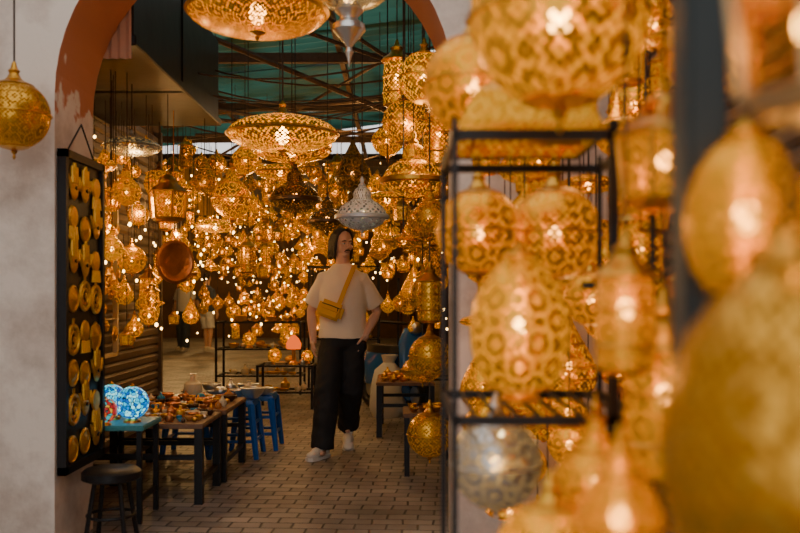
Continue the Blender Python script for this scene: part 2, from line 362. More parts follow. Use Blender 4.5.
for k in range(11):
    a=(-2.4,random.uniform(6,11),random.uniform(2.9,3.5)); b=(.9,random.uniform(6,11),random.uniform(2.9,3.5)); sg=random.uniform(.1,.45)
    pts=[Vector(a).lerp(Vector(b),t/10)-Vector((0,0,sg*math.sin(PI*t/10))) for t in range(11)]; tube(bm,pts,.008,5)
finish('roof_beams',bm,[m_wood])
bm=bmesh.new(); tube(bm,[(-2.65,4.15,3.55),(1.2,4.15,3.55)],.05,8); finish('hanging_beam',bm,[m_wood])
bm=bmesh.new(); box(bm,-2.4,-1.5,5.0,7.35,2.72,3.4); box(bm,-2.4,-1.48,4.98,7.37,2.7,2.76); box(bm,-2.4,-1.49,6.1,6.16,2.7,3.42)
bmesh.ops.bevel(bm,geom=bm.edges[:],offset=.008,segments=1,affect='EDGES')
finish('black_awning_box',bm,[simple('black_sheet',(.02,.022,.024),.4,.5,.15,6)],False)
# ---------------------------------------------------------------- ornament board on left jamb
bm=bmesh.new()
X0=-1.705
box(bm,X0,X0+.025,4.44,4.98,.42,2.0,0)
for (ya,yb,za,zb) in((4.42,4.455,.4,2.03),(4.965,5.0,.4,2.03),(4.42,5.0,.4,.44),(4.42,5.0,1.99,2.03)): box(bm,X0,X0+.045,ya,yb,za,zb,0)
tube(bm,[(X0+.02,4.5,2.03),(X0+.02,4.7,2.2),(X0+.02,4.9,2.03)],.005,5,0)
RX=Matrix.Rotation(PI/2,4,'Y')
def TX(y,z): return Matrix.Translation((X0+.03,y,z))@RX
def plate(y,z,r,star=False):
    lathe(bm,[(r,0),(r,.008),(r*.86,.014),(r*.8,.008),(r*.5,.01),(r*.3,.02),(.001,.022)],24,1,TX(y,z),r*.16,8 if star else 0,.18 if star else 0)
def ringo(y,z,r):
    torus(bm,(X0+.035,y,z),r,r*.16,RX,20,1,6); torus(bm,(X0+.035,y,z),r*.55,r*.1,RX,16,1,6); blob(bm,(X0+.04,y,z),(.008,r*.25,r*.25),1,1)
    for k in range(8):
        a=PI*k/4; tube(bm,[(X0+.035,y+r*.6*math.cos(a),z+r*.6*math.sin(a)),(X0+.035,y+r*math.cos(a),z+r*math.sin(a))],r*.06,5,1)
    tube(bm,[(X0+.035,y,z+r),(X0+.035,y,z+r*1.5)],r*.1,5,1)
def hamsa(y,z,s):
    x=X0+.04
    blob(bm,(x,y,z),(.01,s*.5,s*.55),2,1)
    for dy,h in((-.25,.95),(0,1.12),(.25,.95)): tube(bm,[(x,y+dy*s,z+.2*s),(x,y+dy*s,z+h*s)],[s*.14,s*.09],8,1)
    for sg in(-1,1): tube(bm,[(x,y+sg*.4*s,z),(x,y+sg*.6*s,z+.25*s),(x,y+sg*.75*s,z+.55*s)],[s*.13,s*.11,s*.05],8,1)
    blob(bm,(x+.012,y,z),(.005,s*.2,s*.1),1,0); blob(bm,(x+.016,y,z),(.005,s*.06,s*.06),1,1)
def drop(y,z,s):
    lathe(bm,[(s*.5,0),(s*.45,.01),(s*.2,.014),(.001,.016)],18,1,TX(y,z)); 
    for k in range(5):
        tube(bm,[(X0+.035,y+(k-2)*s*.2,z-s*.4),(X0+.035,y+(k-2)*s*.22,z-s*.95)],[s*.05,s*.09],6,1)
z=1.85;row=0
while z>.5:
    for j,y in enumerate((4.54,4.71,4.88)):
        k=(row*2+j*3+random.randint(0,1))%4
        yy=y+random.uniform(-.01,.01); zz=z+random.uniform(-.02,.02)
        if k==0: hamsa(yy,zz,.115)
        elif k==1: ringo(yy,zz,.072)
        elif k==2: plate(yy,zz,.07,row%2==0)
        else: drop(yy,zz+.02,.12)
    z-=.19;row+=1
m_leaf=simple('gilt_tin',(.85,.46,.05),.35,.75,.3,90,.25)
finish('brass_ornament_board',bm,[m_black,m_leaf])
# ---------------------------------------------------------------- tables & goods
m_turq=simple('turquoise_paint',(.06,.3,.33),.4,0,.1,30,.3)
m_blue=simple('blue_plastic',(.01,.12,.5),.35)
m_tabletop=simple('table_wood',(.2,.1,.05),.6,0,.3,20,.4)
def table(name,x0,x1,y0,y1,h,topm,legm,leg=.025,th=.03,brace=True):
    bm=bmesh.new(); box(bm,x0,x1,y0,y1,h-th,h,0)
    bmesh.ops.bevel(bm,geom=bm.edges[:],offset=.006,segments=2,affect='EDGES')
    for x in(x0+.03,x1-.03):
        for y in(y0+.03,y1-.03): box(bm,x-leg,x+leg,y-leg,y+leg,0,h-th,1)
    if brace:
        for x in(x0+.03,x1-.03): box(bm,x-leg*.6,x+leg*.6,y0+.03,y1-.03,.12,.15,1)
        for y in(y0+.03,y1-.03): box(bm,x0+.03,x1-.03,y-leg*.6,y+leg*.6,h*.55,h*.55+.03,1)
    return finish(name,bm,[topm,legm],False)
table('display_table',-1.95,-1.45,5.02,5.42,.56,m_turq,m_black,.014)
table('display_table',-1.98,-1.22,5.5,6.1,.5,m_tabletop,m_black)
table('display_table',-1.98,-1.2,6.15,6.95,.5,m_tabletop,m_black)
table('display_table',-.22,.32,8.1,9.0,.5,m_tabletop,m_black)
table('display_table',.02,.4,6.35,6.8,.45,m_tabletop,m_black,.018)
def bowls(name,x0,x1,y0,y1,z,n,mats,rr=(.03,.075),tall=.9):
    bm=bmesh.new(); placed=[]
    for i in range(n*8):
        r=random.uniform(*rr); x=random.uniform(x0+r,x1-r); y=random.uniform(y0+r,y1-r)
        if any(math.hypot(x-a,y-b)<(r+c)*.92 for a,b,c in placed): continue
        placed.append((x,y,r))
        k=random.random(); T=Matrix.Translation((x,y,z)); mi=random.randrange(len(mats))
        if k<.4: lathe(bm,[(.001,0),(r*.5,0),(r*.85,.015),(r,.03),(r*.93,.03),(r*.7,.012),(.001,.008)],20,mi,T)
        elif k<.7: lathe(bm,[(.001,0),(r*.4,.0),(r*.8,r*.4),(r*.95,r*.8),(r*.85,r*.85),(r*.6,r*.35),(.001,r*.15)],20,mi,T)
        elif k<tall: lathe(bm,[(.001,0),(r*.5,0),(r*.7,r*.4),(r*.6,r*.9),(r*.25,r*1.15),(r*.15,r*1.5),(r*.25,r*1.6),(.001,r*1.62)],18,mi,T)
        else: blob(bm,(x,y,z+r*.5),(r*.7,r*.7,r*.5),2,mi)
        if len(placed)>=n: break
    return finish(name,bm,mats)
m_red=simple('red_enamel',(.4,.06,.02),.25); m_cream=simple('cream_glaze',(.75,.62,.4),.25)
m_blueen=simple('blue_enamel',(.03,.25,.4),.2); m_orange=simple('orange_enamel',(.55,.22,.05),.25)
g=[m_leaf,m_gold,m_copper,m_brass,m_red,m_cream,m_blueen,m_bronze,m_copper,m_silver,m_orange]
bowls('brass_trinkets',-1.96,-1.24,5.52,6.08,.5,130,g,(.02,.05))
bowls('brass_trinkets',-1.96,-1.22,6.17,6.93,.5,130,g,(.025,.06))
bowls('brass_trinkets',-.2,.3,8.13,8.97,.5,50,[m_leaf,m_gold,m_copper],(.03,.06))
bowls('brass_trinkets',.04,.38,6.37,6.78,.45,18,[m_brass,m_gold],(.03,.05))
def stool(name,x,y,h,m,r=.17):
    bm=bmesh.new()
    lathe(bm,[(.001,h),(r*.9,h),(r,h-.02),(r,h-.05),(r*.96,h-.05),(r*.9,h-.02),(.001,h-.015)],4,0,Matrix.Translation((x,y,0)),phase=PI/4)
    for sx in(-1,1):
        for sy in(-1,1):
            tube(bm,[(x+sx*r*.62,y+sy*r*.62,h-.03),(x+sx*r*.85,y+sy*r*.85,0)],[.034,.022],6)
    for k in((.3),(.6)):
        w=r*(.62+.23*(1-k))
        for sx,sy in(((-1,-1),(1,-1)),((1,-1),(1,1)),((1,1),(-1,1)),((-1,1),(-1,-1))):
            tube(bm,[(x+sx[0]*w,y+sx[1]*w,h*k),(x+sy[0]*w,y+sy[1]*w,h*k)],.014,5)
    return finish(name,bm,[m])
for x,y in((-1.32,7.2),(-1.22,7.6),(-1.72,7.3)): stool('plastic_stool',x,y,.46,m_blue,.22)
bowls('silver_trays',-1.9,-1.04,7.0,7.8,.465,26,[m_silver,m_silver,m_cream,m_silver],(.07,.12),.95)
bm=bmesh.new(); lathe(bm,[(.001,.4),(.13,.4),(.15,.385),(.15,.35),(.13,.34),(.001,.34)],28,0,Matrix.Translation((-1.5,4.62,0)))
for k in range(4):
    a=PI/4+k*PI/2; tube(bm,[(-1.5+.09*math.cos(a),4.62+.09*math.sin(a),.35),(-1.5+.15*math.cos(a),4.62+.15*math.sin(a),0)],.012,6)
torus(bm,(-1.5,4.62,.16),.12,.008)
finish('black_stool',bm,[m_black])
def mosaic(name,cols,s):
    m,nt,out=newmat(name); tc=N(nt,'ShaderNodeTexCoord'); v=N(nt,'ShaderNodeTexVoronoi'); v.inputs['Scale'].default_value=48; L(nt,tc.outputs['Object'],v.inputs['Vector'])
    v2=N(nt,'ShaderNodeTexVoronoi',feature='DISTANCE_TO_EDGE'); v2.inputs['Scale'].default_value=48; L(nt,tc.outputs['Object'],v2.inputs['Vector'])
    sp=N(nt,'ShaderNodeSeparateColor'); L(nt,v.outputs['Color'],sp.inputs[0])
    cr=N(nt,'ShaderNodeValToRGB'); cr.color_ramp.interpolation='CONSTANT'; e=cr.color_ramp.elements; e[0].color=c4(cols[0]); e[1].color=c4(cols[-1]); e[1].position=.8
    for i,c in enumerate(cols[1:-1]): x=e.new((i+1)/(len(cols))); x.color=c4(c)
    L(nt,sp.outputs[0],cr.inputs[0])
    gt=N(nt,'ShaderNodeMath',operation='GREATER_THAN'); gt.inputs[1].default_value=.06; L(nt,v2.outputs[0],gt.inputs[0])
    ms=N(nt,'ShaderNodeMath',operation='MULTIPLY'); ms.inputs[1].default_value=s; L(nt,gt.outputs[0],ms.inputs[0])
    p=N(nt,'ShaderNodeBsdfPrincipled'); p.inputs['Roughness'].default_value=.15; p.inputs['Base Color'].default_value=(.01,.03,.04,1); L(nt,cr.outputs[0],p.inputs['Emission Color']); L(nt,ms.outputs[0],p.inputs['Emission Strength']); L(nt,p.outputs[0],out.inputs[0]); return m
mo1=mosaic('turquoise_mosaic',[(.0,.16,.5),(.0,.45,.7),(.25,.9,1.),(.0,.08,.35)],1.7)
mo2=mosaic('multicolour_mosaic',[(.8,.12,.02),(.9,.4,.03),(.05,.5,.5),(.5,.02,.02)],.9)
for (x,y,r,m) in((-1.56,5.18,.095,mo1),(-1.68,5.06,.07,mo2),(-1.72,5.3,.095,mo1),(-1.84,5.28,.075,mo2),(-1.85,5.1,.06,mo1)):
    bm=bmesh.new(); T=Matrix.Translation((0,0,r*1.18))
    lathe(bm,arcprof(-1.3,1.45,20,r,r),32,0,T); lathe(bm,[(.001,-r*1.18),(r*.55,-r*1.18),(r*.5,-r*1.05),(r*.3,-r*.95)],20,1,T); lathe(bm,[(r*.14,r*.98),(r*.16,r*1.05),(r*.03,r*1.2)],12,1,T)
    finish('mosaic_glass_lamp',bm,[m,m_brass],loc=(x,y,.56))
bm=bmesh.new(); T=Matrix.Translation((-1.72,6.75,1.55))@Matrix.Rotation(PI/2,4,'Y')@Matrix.Rotation(.75,4,'X')
lathe(bm,[(.001,0),(.12,.0),(.15,.02),(.165,.02),(.165,.028),(.145,.032),(.115,.01),(.06,.014),(.001,.01)],36,0,T); tube(bm,[(-1.72,6.75,1.71),(-1.72,6.75,2.7)],.004,5); finish('copper_tray',bm,[m_copper])
bm=bmesh.new()
for ya,yb,za,zb in((5.9,5.93,.8,2.35),(7.3,7.33,.8,2.35),(5.9,7.33,.8,.83),(5.9,7.33,2.32,2.35)): box(bm,-2.36,-2.32,ya,yb,za,zb)
for k in range(1,5): box(bm,-2.35,-2.33,5.9,7.33,.8+k*.3,.81+k*.3)
for k in range(120):
    y=random.uniform(5.98,7.25); z=random.uniform(.9,2.25); r=random.uniform(.02,.055)
    T=Matrix.Translation((-2.3,y,z))@RX
    lathe(bm,[(r,0),(r*.9,.012),(r*.4,.012),(.001,.03)],12,1,T,None,8,.2)
finish('display_frame',bm,[m_cream,m_leaf])
# ---------------------------------------------------------------- hero hanging lanterns
CZ=4.1
Lm=lantern
Lm('disc_lantern','disc',.345,(-.74,5.6,2.31),CZ,'hi',.025,64,rod=.006)
Lm('disc_lantern','disc',.3,(-.84,6.9,2.42),CZ,'gold')
Lm('disc_lantern','disc',.32,(-.66,4.12,2.61),3.5,'gold',.02,64,rod=.006)
Lm('silver_pendant_lantern','chand',.2,(-.235,4.1,2.67),3.5,'silver',.022,48,rod=.006)
Lm('globe_lantern','globe',.16,(-1.78,4.1,2.13),3.5,'dim',.014,56,False,.005)
Lm('disc_lantern','disc',.19,(-1.78,5.9,2.28),2.7,'silver')
Lm('disc_lantern','disc',.14,(-1.9,5.4,2.08),2.7,'gold')
Lm('dome_pendant_lantern','dome',.175,(-.26,6.1,1.86),CZ,'white',.03)
Lm('dome_lantern','dome',.185,(.08,5.25,2.0),CZ,'gold',.024)
Lm('globe_lantern','globe',.15,(.14,5.12,2.55),CZ,'hi',.022)
Lm('globe_lantern','globe',.14,(.03,5.55,2.38),CZ,'gold',.02)
Lm('tall_lantern','tall',.13,(-.02,5.9,2.75),CZ,'hi',.02)
Lm('globe_lantern','globe',.16,(.06,6.3,2.75),CZ,'gold',.022)
Lm('tall_lantern','tall',.14,(.25,5.8,2.35),CZ,'gold',.02)
Lm('onion_lantern','onion',.13,(-.1,7.2,2.55),CZ,'gold')
Lm('disc_lantern','disc',.19,(-.1,7.0,2.05),CZ,'gold')
Lm('disc_lantern','disc',.2,(-1.0,7.4,2.32),CZ,'gold')
Lm('disc_lantern','disc',.18,(-1.62,7.8,1.9),CZ,'hi')
Lm('onion_lantern','onion',.17,(-1.4,7.4,2.1),CZ,'gold')
Lm('onion_lantern','onion',.14,(-1.5,8.6,2.6),CZ,'gold')
Lm('dome_lantern','dome',.2,(-.85,7.2,2.1),CZ,'bronze')
Lm('dome_lantern','dome',.2,(-.42,8.2,2.05),CZ,'bronze')
Lm('tear_lantern','tear',.13,(-.35,6.6,2.2),CZ,'bronze')
Lm('dome_lantern','dome',.16,(-.62,7.6,1.95),CZ,'bronze')
Lm('tear_lantern','tear',.09,(.1,8.2,1.35),CZ,'gold')
Lm('tear_lantern','tear',.1,(-.2,8.8,1.75),CZ,'dim')
Lm('tear_lantern','tear',.1,(.2,7.4,1.9),CZ,'gold')
Lm('fanous_lantern','fan',.13,(-1.62,6.2,1.95),2.7,'gold')
Lm('onion_lantern','onion',.09,(-1.72,5.6,1.95),2.7,'gold')
Lm('onion_lantern','onion',.08,(-1.88,5.8,1.6),2.7,'hi')
Lm('globe_lantern','globe',.1,(-1.9,6.3,1.55),2.7,'gold')
Lm('fanous_lantern','fan',.1,(-1.95,5.5,1.5),2.7,'gold')
Lm('tall_lantern','tall',.1,(-1.95,6.9,1.35),2.7,'gold')
Lm('tear_lantern','tear',.1,(-1.55,7.05,2.2),2.7,'dim')
Lm('globe_lantern','globe',.12,(-1.95,7.2,2.2),2.7,'gold')
Lm('dome_lantern','dome',.15,(-1.9,7.6,1.5),CZ,'dim')
Lm('tall_lantern','tall',.1,(-1.35,7.9,1.65),CZ,'dim')
for (x,y,ch) in((.17,5.1,[('onion',.1,1.75,'gold'),('tall',.1,1.3,'dim'),('globe',.12,.95,'dim'),('globe',.13,.5,'dim')]),
                (.14,5.5,[('globe',.1,1.75,'gold'),('tear',.09,1.3,'dim'),('dome',.13,.85,'gold')]),
                (.02,5.3,[('disc',.12,1.62,'gold')])):
    bm=bmesh.new()
    for k,R,z,s in ch: add_lantern(bm,k,R,(x,y,z),z,36,.016,s=='gold')
    tube(bm,[(x,y,ch[-1][2]),(x,y,4.1)],.005,5,3)
    finish('lantern_string',bm,SETS['dim'])
# ---------------------------------------------------------------- masses of background lanterns
def mass(name,boxv,n,rr,st,topz,kinds=('globe','onion','tear','fan','disc','dome','tall'),bulbp=.7,mind=.9,segs=16,cell=.22,ex=()):
    bm=bmesh.new(); pl=[]
    for i in range(n*6):
        if len(pl)>=n: break
        R=random.uniform(*rr); p=Vector((random.uniform(*boxv[0]),random.uniform(*boxv[1]),random.uniform(*boxv[2])))
        if any((p-a).length<(R+b)*mind for a,b in pl): continue
        if any((p-Vector(e)).length<.32 for e in ex): continue
        pl.append((p,R)); add_lantern(bm,random.choice(kinds),R,p,topz if random.random()<.4 else p.z+.4,segs,R*cell,random.random()<bulbp,6,.003)
    return finish(name,bm,SETS[st])
mass('hanging_lanterns',((-2.25,-1.75),(5.2,8.6),(1.0,2.5)),60,(.04,.08),'gold',2.7,ex=((-1.75,6.7,1.55),(-1.75,6.4,1.55),(-1.75,6.1,1.5)))
mass('hanging_lanterns',((-4.2,-2.3),(9.4,13),(1.7,3.2)),70,(.06,.14),'gold',3.5)
mass('hanging_lanterns',((-2.5,.6),(11,15),(1.6,3.1)),140,(.05,.12),'gold',3.5)
mass('hanging_lanterns',((-2.2,-.3),(9,11.5),(2.1,2.9)),20,(.08,.15),'dim',3.5)
mass('hanging_lanterns',((.0,.8),(6.5,11),(1.2,3.1)),55,(.06,.13),'dim',3.5)
mass('hanging_lanterns',((-.15,.6),(9.0,10.4),(.95,2.1)),34,(.04,.08),'gold',3.0)
mass('hanging_lanterns',((-5.5,.6),(16,22),(1.9,3.4)),120,(.06,.14),'gold',3.6)
mass('hanging_lanterns',((-2.45,-.5),(12.8,14.2),(.7,1.8)),140,(.04,.09),'gold',1.9)
mass('hanging_lanterns',((-2.4,-1.2),(9.6,10.6),(1.15,2.1)),40,(.035,.07),'dim',2.6)
mass('hanging_lanterns',((.36,1.0),(3.3,4.25),(.3,2.7)),55,(.07,.13),'gold',3.4,segs=28,cell=.15)
mass('hanging_lanterns',((.5,1.0),(2.2,3.2),(.4,2.4)),26,(.06,.1),'gold',3.0,segs=28,cell=.15)
def bulbs(name,vols,m,r=(.006,.015)):
    bm=bmesh.new()
    for (bx,by,bz,n) in vols:
        for i in range(n):
            s=random.uniform(*r); c=(random.uniform(*bx),random.uniform(*by),random.uniform(*bz)); blob(bm,c,(s,s,s*1.3),1)
            tube(bm,[(c[0],c[1],c[2]+s),(c[0],c[1],c[2]+.25)],.002,3,1)
    return finish(name,bm,[m,m_cord])
bulbs('string_lights',[((-2.3,-1.8),(5.2,8.7),(.9,2.4),50),((-2.5,.7),(11,15),(1.0,3.2),160),((-4.4,-2.4),(9.4,14),(1.7,3.2),80),((-5.5,.7),(16,24),(1.6,3.3),200),((.1,.85),(6.5,11),(.9,3.0),50),((-2.4,-1.2),(9.6,10.7),(.8,2.2),40)],emis('fairy_bulb',(1,.6,.18),14))
def rack(name,x0,x1,y0,y1,zs,m,r=.014):
    bm=bmesh.new()
    for x in(x0,x1):
        for y in(y0,y1): box(bm,x-r,x+r,y-r,y+r,0,zs[-1])
    for z in zs:
        for y in(y0,y1): box(bm,x0,x1,y-r,y+r,z-.02,z)
        for x in(x0,x1): box(bm,x-r,x+r,y0,y1,z-.02,z)
        k=int((x1-x0)/.1)
        for i in range(1,k): box(bm,x0+i*(x1-x0)/k-.004,x0+i*(x1-x0)/k+.004,y0,y1,z-.012,z-.004)
    return finish(name,bm,[m],False)
rack('display_rack',-2.4,-1.3,11.6,12.1,(.25,.6,.95),m_black)
rack('display_rack',-1.25,-.3,12.2,12.8,(.3,.7,1.2,1.7),m_black)
rack('display_rack',-.02,.75,10.6,11.1,(.3,.7,1.1,1.5),m_black)
rack('display_rack',-1.62,-1.0,10.1,10.5,(.2,.5),m_black)
for (x0,x1,y0,y1,z,n_) in((-2.35,-1.35,11.65,12.05,.25,14),(-2.35,-1.35,11.65,12.05,.6,14),(-2.35,-1.35,11.65,12.05,.95,16),(-1.2,-.35,12.25,12.75,.7,12),(-1.2,-.35,12.25,12.75,.3,12),(-1.2,-.35,12.25,12.75,1.2,12),(0,.7,10.65,11.05,.7,8),(0,.7,10.65,11.05,1.1,8),(-1.6,-1.02,10.12,10.48,.5,14),(-1.6,-1.02,10.12,10.48,.2,8)):
    bowls('brass_pots',x0,x1,y0,y1,z,n_,[m_leaf,m_gold,m_brass,m_silver,m_cream],(.05,.1))
mo3=emis('orange_shade',(1,.13,.01),1.4)
bm=bmesh.new(); lathe(bm,[(.001,0),(.06,0),(.05,.03),(.02,.05),(.02,.18)],16,1); lathe(bm,[(.08,.18),(.09,.24),(.06,.3),(.02,.34)],20,0); finish('orange_table_lamp',bm,[mo3,m_brass],loc=(-1.22,10.2,.5))
for x,y,z,R in((-2.2,11.75,.95,.1),(-1.75,11.8,.95,.09),(-1.5,11.85,.6,.1),(-2.0,11.8,.6,.09),(-1.45,10.3,.5,.08),(-1.08,10.35,.5,.07)):
    bm=bmesh.new(); T=Matrix.Translation((0,0,R*1.3))
    lathe(bm,[(.001,0),(R*.6,0),(R*.5,R*.2),(R*.2,R*.4)],16,1); lathe(bm,arcprof(-1.3,1.4,12,R,R),24,0,T,R*.2); blob(bm,(0,0,R*1.3),(.02,.02,.02),1,2); lathe(bm,[(R*.2,R*.97),(R*.1,R*1.2),(.001,R*1.4)],12,1,T)
    finish('brass_table_lamp',bm,[p_gold,m_brass,m_bulbsm],loc=(x,y,z))
def cloth(name,x0,x1,y,z0,z1,m,amp=.04):
    bm=bmesh.new(); nx,nz=24,8; g=[[bm.verts.new((x0+(x1-x0)*i/nx,y+amp*math.sin(i*1.3)*(1-.3*j/nz),z0+(z1-z0)*j/nz)) for i in range(nx+1)] for j in range(nz+1)]
    for j in range(nz):
        for i in range(nx): bm.faces.new((g[j][i],g[j][i+1],g[j+1][i+1],g[j+1][i]))
    return finish(name,bm,[m])
cloth('ochre_awning_cloth',-4.6,-2.9,14.5,2.6,3.5,simple('ochre_cloth',(.75,.4,.08),.8))
cloth('terracotta_cloth',-1.74,-1.5,4.965,2.62,3.6,simple('terracotta_canvas',(.5,.25,.15),.85,0,.2,30),.008)
cloth('hanging_rug',.0,.7,10.5,.6,2.2,simple('rug_brown',(.09,.04,.02),.9,0,.3,12,.5))
bm=bmesh.new(); loft(bm,[(0,0,0,.16,.14),(0,0,.1,.2,.17),(.01,0,.35,.19,.16),(0,.01,.5,.14,.12),(.01,0,.58,.06,.05),(.02,0,.66,.09,.07)],24)
o=finish('white_cloth_sack',bm,[simple('white_cloth',(.6,.58,.55),.8,0,.5,14)],loc=(-.13,9.5,0))
bm=bmesh.new()
RY=Matrix.Rotation(PI/2,4,'Y')
for y in(0,1.05): torus(bm,(0,y,.24),.18,.06,RY,24,1,10); lathe(bm,[(.001,-.03),(.1,-.03),(.1,.03),(.001,.03)],16,2,Matrix.Translation((0,y,.24))@RY)
loft(bm,[(0,.0,.34,.07,.09),(0,.02,.55,.2,.06),(0,.06,.8,.19,.05),(0,.1,.95,.1,.06)],20,0)
tube(bm,[(0,.1,.3),(0,.45,.26),(0,.7,.3)],[.13,.15,.13],12,0); loft(bm,[(0,.85,.3,.14,.28),(0,.85,.55,.17,.34),(0,.8,.66,.13,.32)],20,0); loft(bm,[(0,.75,.66,.14,.34),(0,.75,.74,.12,.32)],20,1)
tube(bm,[(-.33,.2,1.02),(-.1,.1,1.0),(.1,.1,1.0),(.33,.2,1.02)],.018,8,1); blob(bm,(0,.03,.95),(.08,.06,.07),2,2)
finish('blue_scooter',bm,[simple('scooter_blue',(.02,.13,.45),.25,0,coat=.5),m_black,m_silver],loc=(.18,9.35,0),rot=(0,0,.5))
# ---------------------------------------------------------------- foreground rack and lanterns
bm=bmesh.new(); r=.0055
x0,x1,ya,yb=.1,.46,1.62,2.05
for x in(x0,x1):
    for y in(ya,yb): box(bm,x-r,x+r,y-r,y+r,0,1.62)
box(bm,.38,.398,ya-r,ya+r,0,1.62)
for z in(.6,1.08,1.6):
    for y in(ya,yb): box(bm,x0,x1,y-r,y+r,z-.018,z)
    for x in(x0,x1): box(bm,x-r,x+r,ya,yb,z-.018,z)
for z in(.6,1.08):
    for i in range(1,9): box(bm,x0+i*.04-.003,x0+i*.04+.003,ya,yb,z-.01,z-.002)
box(bm,.33,.46,ya-r,ya+r,1.31,1.325)
finish('iron_shelf_rack',bm,[m_black],False)
def fl(name,kind,R,loc,top,st='hi',cell=None,bulb=True):
    return lantern(name,kind,R,loc,top,st,cell or R*.125,72,bulb,.003)
fl('egg_lantern','egg',.1,(.24,1.78,1.24),1.24)
fl('globe_lantern','globe',.11,(.2,2.25,1.46),1.9,'gold')
fl('globe_lantern','globe',.12,(.40,2.3,1.46),1.9,'gold')
fl('globe_lantern','globe',.145,(.26,1.45,1.75),2.3,'hi')
fl('globe_lantern','globe',.11,(.16,1.95,1.76),2.3,'gold')
fl('tall_lantern','tall',.1,(.36,1.95,1.78),2.3,'gold')
fl('globe_lantern','globe',.095,(.2,1.85,.95),1.05,'silver')
fl('globe_lantern','globe',.085,(.23,1.36,.90),.9,'hi')
fl('onion_lantern','onion',.075,(.33,1.5,.98),1.0,'gold')
fl('tear_lantern','tear',.05,(.26,1.05,1.04),1.0,'gold')
fl('egg_lantern','egg',.088,(.272,.62,1.2),1.9,'dim',.013,bulb=False)
fl('egg_lantern','egg',.06,(.35,.9,1.38),1.9,'gold')
fl('tall_lantern','tall',.06,(.33,1.3,1.28),1.9,'gold')
fl('fanous_lantern','fan',.06,(.29,.62,1.49),1.9,'glass')
fl('tall_lantern','tall',.09,(.43,1.45,1.14),2.3,'gold')
fl('fanous_lantern','fan',.075,(.43,1.45,1.52),2.3,'gold')
fl('onion_lantern','onion',.075,(.5,1.25,1.75),2.3,'gold')
fl('fanous_lantern','fan',.07,(.72,2.6,1.55),2.6,'gold')
fl('onion_lantern','onion',.09,(.8,2.9,1.6),2.6,'gold')
fl('tall_lantern','tall',.09,(.86,3.4,1.75),2.6,'dim')
fl('globe_lantern','globe',.09,(.58,1.65,1.75),2.3,'gold')
fl('dome_lantern','dome',.1,(.64,1.65,1.32),2.3,'dim')
fl('globe_lantern','globe',.09,(.58,1.6,.98),2.3,'gold')
bm=bmesh.new(); T=Matrix.Translation((.25,1.83,0)); k4=.19
lathe(bm,[(k4,1.605),(k4*1.02,1.63),(k4*.75,1.7),(k4*.3,1.74)],4,0,T,.016,phase=PI/4)
lathe(bm,[(k4,1.6),(k4*1.06,1.6),(k4*1.06,1.615),(k4,1.615)],4,1,T,phase=PI/4)
finish('lantern_roof',bm,[p_gold,m_black],False)
bm=bmesh.new(); box(bm,.3,.345,.93,.99,0,2.4); bmesh.ops.bevel(bm,geom=bm.edges[:],offset=.006,segments=2,affect='EDGES'); finish('rack_post',bm,[simple('dark_teal_paint',(.03,.045,.05),.5)],False)
bm=bmesh.new(); tube(bm,[(.05,1.5,2.3),(1.1,1.5,2.3)],.015,8); tube(bm,[(.05,2.0,2.3),(1.1,2.0,2.3)],.015,8);tube(bm,[(.3,.3,1.9),(.3,1.4,1.9)],.01,8); finish('overhead_hanging_rail',bm,[m_black])
# ---------------------------------------------------------------- people
m_skin=simple('skin',(.72,.42,.29),.5,0,.05,60)
def clean(o,vox,sm=6,disp=0,ds=.12):
    r=o.modifiers.new('r','REMESH'); r.mode='VOXEL'; r.voxel_size=vox; r.use_smooth_shade=True
    s=o.modifiers.new('s','SMOOTH'); s.factor=.5; s.iterations=sm
    if disp:
        t=bpy.data.textures.new('folds','CLOUDS'); t.noise_scale=ds; d=o.modifiers.new('d','DISPLACE'); d.texture=t; d.strength=disp; d.mid_level=.5
def hand(bm,w,d,nrm,th,curl=.5,S=1.):
    w=Vector(w); d=Vector(d).normalized(); n=Vector(nrm); n=(n-d*n.dot(d)).normalized(); a=Vector(th); a=(a-d*a.dot(d)-n*a.dot(n)).normalized()
    R=Matrix((a,n,d)).transposed()
    blob(bm,w+d*.045*S,(.038*S,.018*S,.055*S),3,0,R)
    for off,ln in((.027,.072),(.009,.082),(-.010,.076),(-.028,.06)):
        p=w+d*.085*S+a*off*S; pts=[w+d*.05*S+a*off*.8*S,p]; ang=0
        for k in(.42,.33,.25):
            ang+=curl*.75; p=p+(d*math.cos(ang)+n*math.sin(ang))*ln*S*k; pts.append(p)
        tube(bm,pts,[.009*S,.0095*S,.0085*S,.008*S,.006*S],8)
    p=w+d*.02*S+a*.022*S
    pts=[p,p+(a*.03+d*.028+n*.008)*S,p+(a*.036+d*.055+n*.018)*S,p+(a*.034+d*.075+n*.028)*S]
    tube(bm,pts,[.014*S,.012*S,.010*S,.007*S],8)
